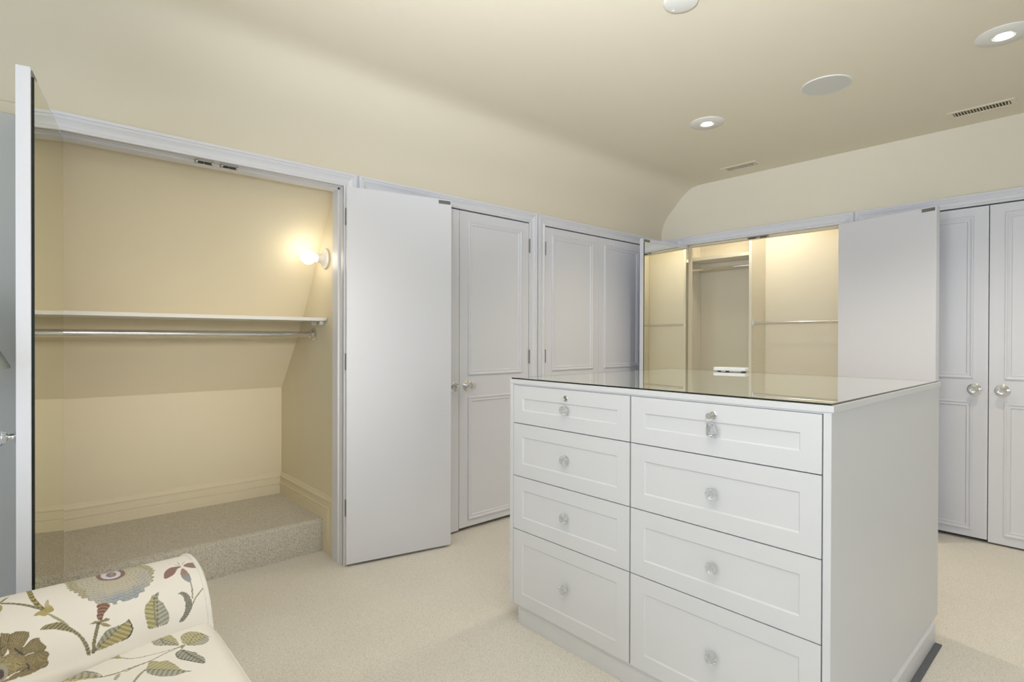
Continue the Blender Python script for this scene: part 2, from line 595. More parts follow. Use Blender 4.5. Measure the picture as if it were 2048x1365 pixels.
for yy, s in ((CL1 - 0.7, -1), (CL0 - 0.7, 1)):
    m = MB()
    Mx = Matrix.Translation((0, yy, 0)) @ Matrix.Rotation(rad(90) * (1 if s < 0 else -1), 4, 'X')
    m.lathe([(0.040, 0.001), (0.040, 0.004), (0.036, 0.007), (0.026, 0.009), (0.024, 0.026), (0.018, 0.030)], 28, Mx)
    obj('flange', m, M_chrome, e, smooth=True)

BX, BZ = -3.105, 1.697
e = empty('bare_bulb_light', (BX, CL1, BZ))
tag(e, 'lit round bulb in a white porcelain holder inside the open left closet', 'light fixture')
Mx = Matrix.Rotation(rad(90), 4, 'X')
m = MB()
m.lathe([(0.058, 0.001), (0.0585, 0.006), (0.056, 0.011), (0.046, 0.014), (0.038, 0.020), (0.030, 0.030), (0.026, 0.036), (0.0245, 0.056), (0.019, 0.058)], 36, Mx)
obj('lamp_holder', m, M_porc, e, smooth=True)
m = MB()
m.lathe([(0.0175, 0.052)] + [(max(0.0178, 0.0405 * math.sin(t)), 0.104 - 0.0405 * math.cos(t)) for t in [0.42 + i * (PI - 0.43) / 14 for i in range(15)]], 28, Mx)
obj('bulb', m, M_bulb, e, smooth=True)
m = MB()
m.lathe([(0.003, 0.0), (0.003, 0.004)], 8, Matrix.Translation((0.034, 0, 0.0)) @ Mx @ Matrix.Translation((0, 0, 0.012)))
obj('screw', m, M_nickel, e)
point_light('bulb_light', (BX, CL1 - 0.112, BZ), 1.7, (1.0, 0.86, 0.62), 0.045)

# plain shells of the closed closets, so the door gaps look into a dark space
def shell(name, x0, x1, y0, y1, openside, label):
    m = MB()
    t = 0.03
    m.box(x0, x1, y0, y1, HEAD + 0.02, HEAD + 0.05)
    if openside != '+x':
        m.box(x1 - t, x1, y0, y1, 0, HEAD + 0.02)
    if openside != '-x':
        m.box(x0, x0 + t, y0, y1, 0, HEAD + 0.02)
    if openside != '-y':
        m.box(x0, x1, y0, y0 + t, 0, HEAD + 0.02)
    m.box(x0, x1, y1 - t, y1, 0, HEAD + 0.02)
    struct(name, m, M_cream, label, 'closet wall')


shell('wall_closet_middle', -3.45, XW - WT, 1.415, 2.775, '+x', 'inside of the shut closet in the middle of the left wall')
shell('wall_closet_corner', -3.45, XW - WT, 2.81, 4.15, '+x', 'inside of the shut closet beside the back corner')
shell('wall_closet_far', -1.25, 0.15, YW + WT, 5.05, '-y', 'inside of the shut closet at the right end of the back wall')

# closet A (back wall, open and lit)
AX0, AX1, AY, AZ = -2.83, -1.375, 5.03, 2.45
m = MB()
m.box(AX0 - 0.03, AX1 + 0.03, AY, AY + 0.03, 0, AZ)
struct('wall_lit_closet_back', m, M_lam, 'cream back panel of the lit closet in the back wall', 'closet wall')
m = MB()
m.box(AX0 - 0.03, AX0, YW + WT, AY, 0, AZ)
struct('wall_lit_closet_left', m, M_lam, 'cream left side of the lit closet', 'closet wall')
m = MB()
m.box(AX1, AX1 + 0.03, YW + WT, AY, 0, AZ)
struct('wall_lit_closet_right', m, M_lam, 'cream right side of the lit closet behind the open white door', 'closet wall')
m = MB()
m.box(AX0 - 0.03, AX1 + 0.03, YW + WT, AY + 0.03, AZ, AZ + 0.03)
m.box(AX0 - 0.03, AX1 + 0.03, YW + 0.002 + WT, YW + WT + 0.02, HEAD + 0.016, AZ)
struct('ceiling_lit_closet', m, M_lam, 'cream ceiling of the lit closet', 'ceiling')

DVR, DVL, DVY = -2.174, -2.199, 4.752
PX = -1.44
e = empty('closet_tower', (0, 0, 0))
tag(e, 'cream shelving tower with side panels in the lit back closet', 'shelving unit')
m = MB()
m.box(DVL, DVR, DVY, AY - 0.002, 0, 2.36)
dv = obj('divider_panel', m, M_lam, e, bevel=0.0015)
m = MB()
m.box(AX0 + 0.002, AX0 + 0.022, DVY, AY - 0.002, 0, 2.36)
lp = obj('side_panel', m, M_lam, e, bevel=0.0015)
m = MB()
m.box(PX, PX + 0.02, DVY, AY - 0.002, 0, 2.36)
rp = obj('side_panel', m, M_lam, e, bevel=0.0015)
m = MB()
m.box(AX0 + 0.023, DVL - 0.001, DVY + 0.002, AY - 0.003, 1.972, 2.002)
obj('shelf', m, M_lam, e, bevel=0.002)
m = MB()
m.box(AX0 + 0.023, DVL - 0.001, AY - 0.020, AY - 0.003, 1.90, 1.971)
obj('cleat', m, M_lam, e, bevel=0.002)
hole = lambda x, y, z: Matrix.Translation((x, y, z)) @ Matrix.Rotation(rad(90), 4, 'Y')
for par, xx in ((dv, DVR + 0.0002), (lp, AX0 + 0.0222), (rp, PX - 0.0002)):
    m = MB()
    for yy in (DVY + 0.037, AY - 0.05):
        for q in range(44):
            z = 0.35 + q * 0.032
            if abs(z - 1.375) > 0.03:
                m.lathe([(0.0026, -0.0004), (0.0026, 0.0003)], 8, hole(xx, yy, z))
    h = obj('pin_hole', m, mat('pin_hole_brown', (0.42, 0.34, 0.22), 0.9), par)
    h['kind'] = 'stuff'


def hang_rod(name, x0, x1, y, z, r, label):
    e = empty(name, (x0, y, z))
    tag(e, label, 'clothes rod', 'slim rods in the lit back closet')
    m = MB()
    m.tube([(0.002, 0, 0), (x1 - x0 - 0.002, 0, 0)], r, 16)
    obj('rod', m, M_chrome, e, smooth=True)
    for xx in (0.001, x1 - x0 - 0.013):
        m = MB()
        m.box(xx, xx + 0.012, -0.017, 0.017, -0.02, 0.024)
        obj('rod_bracket', m, M_plastic, e, bevel=0.004)
    return e


hang_rod('hanging_rod', AX0 + 0.022, DVL, 4.80, 1.89, 0.0115, 'slim rod under the high shelf in the left bay of the lit closet')
hang_rod('hanging_rod', DVR, PX, 4.775, 1.376, 0.0125, 'slim low rod across the right bay of the lit closet')
e = empty('closet_ceiling_bulb', (-2.10, 4.575, AZ))
tag(e, 'porcelain holder with bulb on the ceiling of the lit back closet', 'light fixture')
Mx = Matrix.Rotation(PI, 4, 'X')
m = MB()
m.lathe([(0.058, 0.001), (0.0585, 0.006), (0.046, 0.014), (0.030, 0.030), (0.0245, 0.05)], 28, Mx)
obj('lamp_holder', m, M_porc, e, smooth=True)
m = MB()
m.lathe([(0.0175, 0.048)] + [(max(0.0178, 0.04 * math.sin(t)), 0.10 - 0.04 * math.cos(t)) for t in [0.42 + i * (PI - 0.43) / 10 for i in range(11)]], 20, Mx)
obj('bulb', m, M_bulb, e, smooth=True)
point_light('bulb_light', (-2.10, 4.575, AZ - 0.13), 7.2, (1.0, 0.92, 0.78), 0.05)

# ------------------------------------------------------------------ doors
LT = 0.035
PMOULD = [(0, 0), (0, 0.006), (0.004, 0.0095), (0.010, 0.0095), (0.014, 0.0065), (0.020, 0.0045), (0.024, 0.0060), (0.029, 0.0060), (0.032, 0.003), (0.034, 0)]
ROSE = [(0.036, 0.0), (0.0365, 0.003), (0.034, 0.005), (0.029, 0.0055), (0.026, 0.008), (0.015, 0.010), (0.011, 0.014), (0.0095, 0.026), (0.013, 0.028), (0.013, 0.031)]
GLASSK = [(0.0115, 0.030), (0.0165, 0.034), (0.0255, 0.044), (0.0265, 0.048), (0.0225, 0.056), (0.024, 0.0585), (0.0225, 0.063), (0.012, 0.067), (0.004, 0.068)]


def door_leaf(name, pin, rz, s, wd, z0, z1, label, mirror=None, plate=True, hinges=True, knob=True, mould=True):
    """local: hinge pin at the origin, leaf runs to s*wd along x, outer face y = 0, inner face y = -LT"""
    e = empty(name, (pin[0], pin[1], 0), rz)
    tag(e, label, 'door', kind='structure')
    X = lambda a: s * a
    m = MB()
    m.box(X(0.002), X(wd), -LT, 0, z0, z1)
    obj('leaf', m, M_white, e, bevel=0.0015)
    if mould:
        for (a, b) in ((0.065, 0.862), (1.0, 2.0)):
            u0, u1 = sorted((X(0.072), X(wd - 0.070)))
            m = MB()
            m.sweep([(u0, a), (u1, a), (u1, b), (u0, b)], PMOULD, lambda u, v, h: (u, h - 0.0003, v), closed=True)
            obj('panel_moulding', m, M_white, e)
    if knob:
        Mx = Matrix.Translation((X(wd - 0.062), 0, 0.933)) @ Matrix.Rotation(rad(-90), 4, 'X')
        m = MB()
        m.lathe(ROSE, 32, Mx)
        r = obj('knob', m, M_chrome, e, smooth=True)
        m = MB()
        m.lathe(GLASSK, 12, Mx)
        obj('glass_grip', m, M_glass, r)
    if hinges:
        for zz in (0.318, 1.11, 1.895):
            m = MB()
            m.tube([(0, 0.004, zz - 0.045), (0, 0.004, zz + 0.045)], 0.0055, 10)
            m.tube([(0, 0.004, zz - 0.05), (0, 0.004, zz - 0.045)], 0.0035, 8)
            m.tube([(0, 0.004, zz + 0.045), (0, 0.004, zz + 0.05)], 0.0035, 8)
            m.box(X(-0.0005), X(0.0022), -LT + 0.004, 0.002, zz - 0.045, zz + 0.045)
            obj('hinge', m, M_steel, e)
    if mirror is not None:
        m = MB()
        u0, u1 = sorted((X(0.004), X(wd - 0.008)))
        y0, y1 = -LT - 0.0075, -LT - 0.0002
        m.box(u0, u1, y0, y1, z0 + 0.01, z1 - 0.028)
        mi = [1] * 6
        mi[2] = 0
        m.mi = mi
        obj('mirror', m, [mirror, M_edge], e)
    if plate:
        m = MB()
        u0, u1 = sorted((X(wd - 0.008), X(wd - 0.082)))
        m.box(u0, u1, -LT - 0.0025, -LT - 0.0002, z1 - 0.026, z1 - 0.006)
        uc = (u0 + u1) / 2
        for q in (-0.03, 0.0, 0.03):
            m.lathe([(0.004, -0.002), (0.004, 0.0008)], 10, Matrix.Translation((uc + q, -LT - 0.0025, z1 - 0.016)) @ Matrix.Rotation(rad(90), 4, 'X'))
        obj('strike_plate', m, M_steel, e, bevel=0.0006)
    return e


LTOP = 2.054
# left wall: rz = -90 closed (outer face to +x); right leaves s = +1, left leaves s = -1
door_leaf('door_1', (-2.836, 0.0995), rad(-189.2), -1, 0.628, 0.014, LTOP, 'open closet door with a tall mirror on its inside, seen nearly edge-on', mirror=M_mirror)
door_leaf('door_2', (-2.834, 1.327), rad(77.9), 1, 0.612, 0.014, LTOP, 'plain white inner face of the open closet door folded back along the left wall')
LW = [(1.482, -1, 0.613, 0.013), (2.708, 1, 0.611, 0.024)]
door_leaf('door_3', (-2.833, 1.482), rad(-90), -1, 0.6125, 0.013, LTOP, 'shut panelled door half hidden behind the open plain white door, knob at its edge', plate=False)
door_leaf('door_4', (-2.833, 2.708), rad(-90), 1, 0.6105, 0.022, LTOP, 'shut white two-panel door in the middle of the left wall', plate=False)
door_leaf('door_5', (-2.833, 2.869), rad(-90), -1, 0.611, 0.018, LTOP, 'shut white two-panel door just beyond the middle closet, hinges on its left', plate=False)
door_leaf('door_6', (-2.833, 4.092), rad(-90), 1, 0.609, 0.018, LTOP, 'shut white panelled door nearest the back corner, partly behind the small mirror', plate=False)
# back wall: rz = 180 closed (outer face to -y)
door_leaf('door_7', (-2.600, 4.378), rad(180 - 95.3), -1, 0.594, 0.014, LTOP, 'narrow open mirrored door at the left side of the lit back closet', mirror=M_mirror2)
door_leaf('door_8', (-1.358, 4.378), rad(-16.7), 1, 0.622, 0.014, LTOP, 'plain white inner face of the open door at the right of the lit closet')
door_leaf('door_9', (-1.196, 4.383), rad(180), -1, 0.640, 0.022, LTOP, 'shut white two-panel door left of the seam in the rightmost closet', plate=False)
door_leaf('door_10', (0.088, 4.383), rad(180), 1, 0.640, 0.012, LTOP, 'shut white two-panel door at the right end of the back wall', plate=False)


# roller catches under the heads of the two open closets
def catch(pos, rz, label, grp):
    e = empty('roller_catch', pos, rz)
    tag(e, label, 'door catch', grp)
    m = MB()
    m.box(-0.037, 0.037, -0.014, 0.014, -0.004, 0)
    for a in (-0.037, 0.029):
        m.box(a, a + 0.008, -0.014, 0.014, -0.015, -0.004)
    m.box(-0.037, 0.037, -0.014, -0.0125, -0.008, -0.004)
    obj('bracket', m, M_nickel, e, bevel=0.0008)
    for a in (-0.015, 0.014):
        m = MB()
        m.tube([(a - 0.012, 0, -0.010), (a + 0.012, 0, -0.010)], 0.006, 12)
        obj('roller', m, M_rubber, e, smooth=True)
    return e


catch((XW - 0.028, 0.652, HEAD), rad(90), 'nickel roller catch under the left closet head, farther from the bulb', 'roller catches of the left closet')
catch((XW - 0.028, 0.758, HEAD), rad(90), 'nickel roller catch under the left closet head, nearer the bulb', 'roller catches of the left closet')
catch((-2.015, YW + 0.024, HEAD), 0, 'nickel roller catch under the lit closet head, on the shelf bay side', 'roller catches of the lit closet')
catch((-1.925, YW + 0.024, HEAD), 0, 'nickel roller catch under the lit closet head, on the low rod side', 'roller catches of the lit closet')

# ------------------------------------------------------------------ drawer island
IX0, IX1, IY0, IY1 = -1.809, -0.5225, 1.617, 2.885
ZB, ZT = 0.082, 1.0425
e = empty('drawer_island', ((IX0 + IX1) / 2, (IY0 + IY1) / 2, 0))
isl = e
tag(e, 'large white drawer island with crystal knobs in the middle of the room', 'dresser')
ex, ey = e.location.x, e.location.y


def lmb():
    return MB()


def iobj(name, m, mt, par=None, **kw):
    m.v = [(x - ex, y - ey, z) for x, y, z in m.v]
    return obj(name, m, mt, par or isl, **kw)


XM = -1.170
m = MB()
m.box(IX0 + 0.022, IX1 - 0.021, IY0 + 0.021, IY1 - 0.001, ZB, ZT)
iobj('carcass', m, M_lac)
m = MB()
m.box(IX1 - 0.0205, IX1, IY0, IY1, ZB, ZT)
iobj('side_panel', m, M_lac, bevel=0.0012)
m = MB()
m.box(IX0, IX0 + 0.0215, IY0, IY1, ZB, ZT)
iobj('side_panel', m, M_lac, bevel=0.0012)
m = MB()
m.box(IX0 + 0.022, IX1 - 0.021, IY0 + 0.004, IY0 + 0.02, 1.0375, ZT)
iobj('top_rail', m, M_lac)
m = MB()
m.box(IX0 + 0.045, IX1 + 0.0115, IY0 + 0.010, IY1 - 0.10, 0.0, ZB)
iobj('plinth', m, M_lac, bevel=0.0015)
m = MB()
m.box(IX1 + 0.0125, IX1 + 0.034, IY0 + 0.05, IY1 - 0.105, 0.0, 0.006)  # thin dark grey strip on the floor along the plinth
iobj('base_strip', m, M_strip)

KNOB = [(0.009, 0.0), (0.010, 0.004), (0.012, 0.009), (0.0165, 0.013), (0.0195, 0.018), (0.0195, 0.022), (0.0165, 0.0265), (0.0125, 0.0275), (0.0115, 0.030), (0.006, 0.031), (0.001, 0.0312)]


def drawer(x0, x1, z0, z1, lock):
    m = MB()
    y = IY0
    fr, dp = 0.055, 0.0045
    o_ = [(x0, y, z0), (x1, y, z0), (x1, y, z1), (x0, y, z1)]
    i_ = [(x0 + fr, y, z0 + fr), (x1 - fr, y, z0 + fr), (x1 - fr, y, z1 - fr), (x0 + fr, y, z1 - fr)]
    b_ = 0.004
    r_ = [(x0 + fr + b_, y + dp, z0 + fr + b_), (x1 - fr - b_, y + dp, z0 + fr + b_), (x1 - fr - b_, y + dp, z1 - fr - b_), (x0 + fr + b_, y + dp, z1 - fr - b_)]
    k_ = [(a, y + 0.0195, c) for a, _, c in o_]
    fs = []
    for a in range(4):
        b = (a + 1) % 4
        fs += [(a, b, 4 + b, 4 + a), (4 + a, 4 + b, 8 + b, 8 + a), (a, 12 + a, 12 + b, b)]
    fs += [(8, 9, 10, 11), (15, 14, 13, 12)]
    m.add(o_ + i_ + r_ + k_, fs)
    d = iobj('drawer', m, M_lac)
    xc, zc = (x0 + x1) / 2, (z0 + z1) / 2
    Mx = Matrix.Translation((xc, y + dp + 0.0002, zc)) @ Matrix.Rotation(rad(90), 4, 'X')
    m = MB()
    m.lathe(KNOB, 48, Mx, flute=8, amp=0.06)
    iobj('knob', m, M_glass, d, smooth=True)
    if lock:
        m = MB()
        zz = z1 - 0.034
        Ml = Matrix.Translation((xc, y, zz)) @ Matrix.Rotation(rad(90), 4, 'X')
        m.lathe([(0.0120, 0.0), (0.0120, 0.003), (0.0100, 0.0045), (0.0085, 0.0045), (0.008, 0.0030), (0.0015, 0.0030)], 24, Ml)
        m.box(xc - 0.0012, xc + 0.0012, y - 0.0036, y - 0.0028, zz - 0.005, zz + 0.005)
        iobj('lock', m, M_chrome, d, smooth=True)
    return d


ROWS = [(0.8738, 1.0362), (0.6448, 0.8702), (0.4128, 0.6412), (ZB + 0.002, 0.4092)]
for (xa, xb) in ((IX0 + 0.0245, XM - 0.003), (XM + 0.003, IX1 - 0.0238)):
    for r, (za, zb) in enumerate(ROWS):
        drawer(xa, xb, za, zb, r == 0)

# key in the right-hand lock, with a second key hanging from its ring
kx, kz = (XM + 0.003 + IX1 - 0.0245) / 2, 1.036 - 0.034
e = empty('drawer_key', (kx, IY0 - 0.004, kz))
tag(e, 'small key with a second key on its ring, in the right top drawer', 'key')
m = MB()
m.tube([(0, 0, 0), (0, -0.018, 0)], 0.0042, 12)
m.lathe([(0.0085, -0.003), (0.0095, -0.0015), (0.0095, 0.0015), (0.0085, 0.003)], 20, Matrix.Translation((-0.001, -0.026, 0)) @ Matrix.Rotation(rad(78), 4, 'X'))
obj('key_bow', m, M_nickel, e, smooth=True)
m = MB()
m.tube([(0.009 * math.cos(t) - 0.003, -0.026 + 0.002 * math.sin(t), -0.014 + 0.010 * math.sin(t)) for t in [i * 2 * PI / 18 for i in range(18)]], 0.0009, 6, closed=True)
obj('key_ring', m, M_chrome, e, smooth=True)
m = MB()
m.box(-0.0075, 0.0, -0.028, -0.0262, -0.040, -0.022)
m.box(-0.0045, -0.0015, -0.028, -0.0262, -0.062, -0.040)
obj('hanging_key', m, M_nickel, e, bevel=0.0006)

# worktop, glass sheet, small white box
m = MB()
m.box(IX0 - 0.001, IX1 + 0.0055, IY0 - 0.001, IY1 + 0.002, ZT + 0.0005, 1.0615)
tag(obj('worktop', m, M_lac, bevel=0.001), 'thin white worktop slab lying under the glass on the drawer island', 'worktop')
m = MB()
m.box(IX0 + 0.009, IX1 - 0.001, IY0 + 0.001, IY1 - 0.006, 1.062, 1.067)
m.mi = [1, 0, 2, 2, 2, 2]
tag(obj('glass_sheet', m, [M_sheet, M_clear, M_edge]), 'clear glass sheet with dark edges covering the top of the drawer island', 'glass top')
e = empty('white_device', (-1.396, 2.815, 1.0672), rad(9))
tag(e, 'slim white plastic case on small feet lying on the glass top', 'case')
m = MB()
m.box(-0.081, 0.081, -0.035, 0.035, 0.0045, 0.0215)
obj('body', m, M_plastic, e, bevel=0.003)
m = MB()
m.box(0.081, 0.084, -0.030, 0.030, 0.007, 0.019)
obj('end_cap', m, mat('pale_plastic_end', (0.72, 0.69, 0.62), 0.4), e)
for a, b in ((-0.01, -0.026), (0.07, -0.028), (-0.07, 0.027), (0.06, 0.027)):
    m = MB()
    m.lathe([(0.009, 0.0), (0.009, 0.0046)], 14, Matrix.Translation((a, b, 0)))
    obj('foot', m, M_rubber, e)

# ------------------------------------------------------------------ things on the ceiling
def disc(name, x, y, prof, mt, label, cat, n=48, grp=None):
    e = empty(name, (x, y, ZC))
    tag(e, label, cat, grp)
    m = MB()
    m.lathe(prof, n, Matrix.Rotation(PI, 4, 'X'))
    o = obj('trim_ring', m, mt, e, smooth=True)
    return e


for (x, y, lab) in ((-1.729, 3.163, 'lit round recessed downlight nearer the sloped corner of the ceiling'), (-0.362, 3.200, 'lit round recessed downlight at the right edge of the view')):
    e = disc('recessed_downlight', x, y, [(0.100, 0.0), (0.100, 0.003), (0.096, 0.0055), (0.045, 0.0095), (0.040, 0.0095), (0.0375, 0.006), (0.0345, 0.006), (0.0345, 0.0015), (0.001, 0.0015)], M_trimw, lab, 'downlight', grp='recessed ceiling downlights')
    m = MB()
    m.lathe([(0.026, 0.0016), (0.026, 0.004), (0.020, 0.0065), (0.008, 0.0078), (0.001, 0.008)], 28, Matrix.Rotation(PI, 4, 'X'))
    obj('lens', m, M_led, e, smooth=True)
    spot_light('downlight_beam', (x, y, ZC - 0.03), 30, (1.0, 0.89, 0.70), 125)
e = disc('ceiling_speaker', -1.054, 3.153, [(0.118, 0.0), (0.118, 0.004), (0.1165, 0.0055), (0.1135, 0.0055), (0.113, 0.004), (0.001, 0.004)], M_trimw, 'flat round ceiling speaker with a grey grille', 'speaker', 64)
m = MB()
m.lathe([(0.1128, 0.0041), (0.1125, 0.0052), (0.001, 0.0060)], 64, Matrix.Rotation(PI, 4, 'X'))
obj('grille', m, M_grille, e, smooth=True)
e = disc('ceiling_detector', -1.176, 1.945, [(0.066, 0.0), (0.066, 0.006), (0.063, 0.011), (0.054, 0.013), (0.001, 0.0135)], M_trimw, 'flat white round cover plate at the top edge of the view', 'cover plate')
m = MB()
m.lathe([(0.0035, 0.012), (0.0035, 0.015), (0.001, 0.0155)], 12, Matrix.Rotation(PI, 4, 'X') @ Matrix.Translation((-0.045, -0.018, 0)))
obj('indicator', m, M_plastic, e, smooth=True)


def vent(x0, x1, y0, y1, n, label):
    e = empty('ceiling_vent', ((x0 + x1) / 2, (y0 + y1) / 2, ZC))
    tag(e, label, 'air vent', 'ceiling air vents')
    hx, hy = (x1 - x0) / 2, (y1 - y0) / 2
    m = MB()
    m.sweep([(-hx, -hy), (hx, -hy), (hx, hy), (-hx, hy)], [(0, 0), (0, 0.002), (-0.004, 0.005), (-0.020, 0.005), (-0.024, 0.0035), (-0.024, 0.0)], lambda u, v, h: (u, v, -h), closed=True)
    obj('frame', m, M_ceil, e)
    m = MB()
    m.box(-hx, hx, -hy, hy, -0.0012, -0.0004)
    obj('backing', m, M_ventdark, e)
    for q in range(n):
        u = -hx + (q + 0.5) * 2 * hx / n
        m = MB()
        m.prism([(u - 0.0017, -0.0046), (u + 0.0013, -0.0046), (u + 0.0021, -0.0014), (u - 0.0003, -0.0014)], lambda a, b, h: (a, h, b), -hy, hy)
        obj('slat', m, M_ceil, e)
    m = MB()
    m.box(hx - 0.010, hx - 0.004, -hy * 0.4, hy * 0.1, -0.011, -0.003)
    obj('lever', m, M_ceil, e)


vent(-2.105, -1.872, 4.118, 4.196, 19, 'slatted ceiling vent nearer the sloped corner')
vent(-0.688, -0.436, 4.098, 4.170, 18, 'slatted ceiling vent with dark gaps at the right of the ceiling')
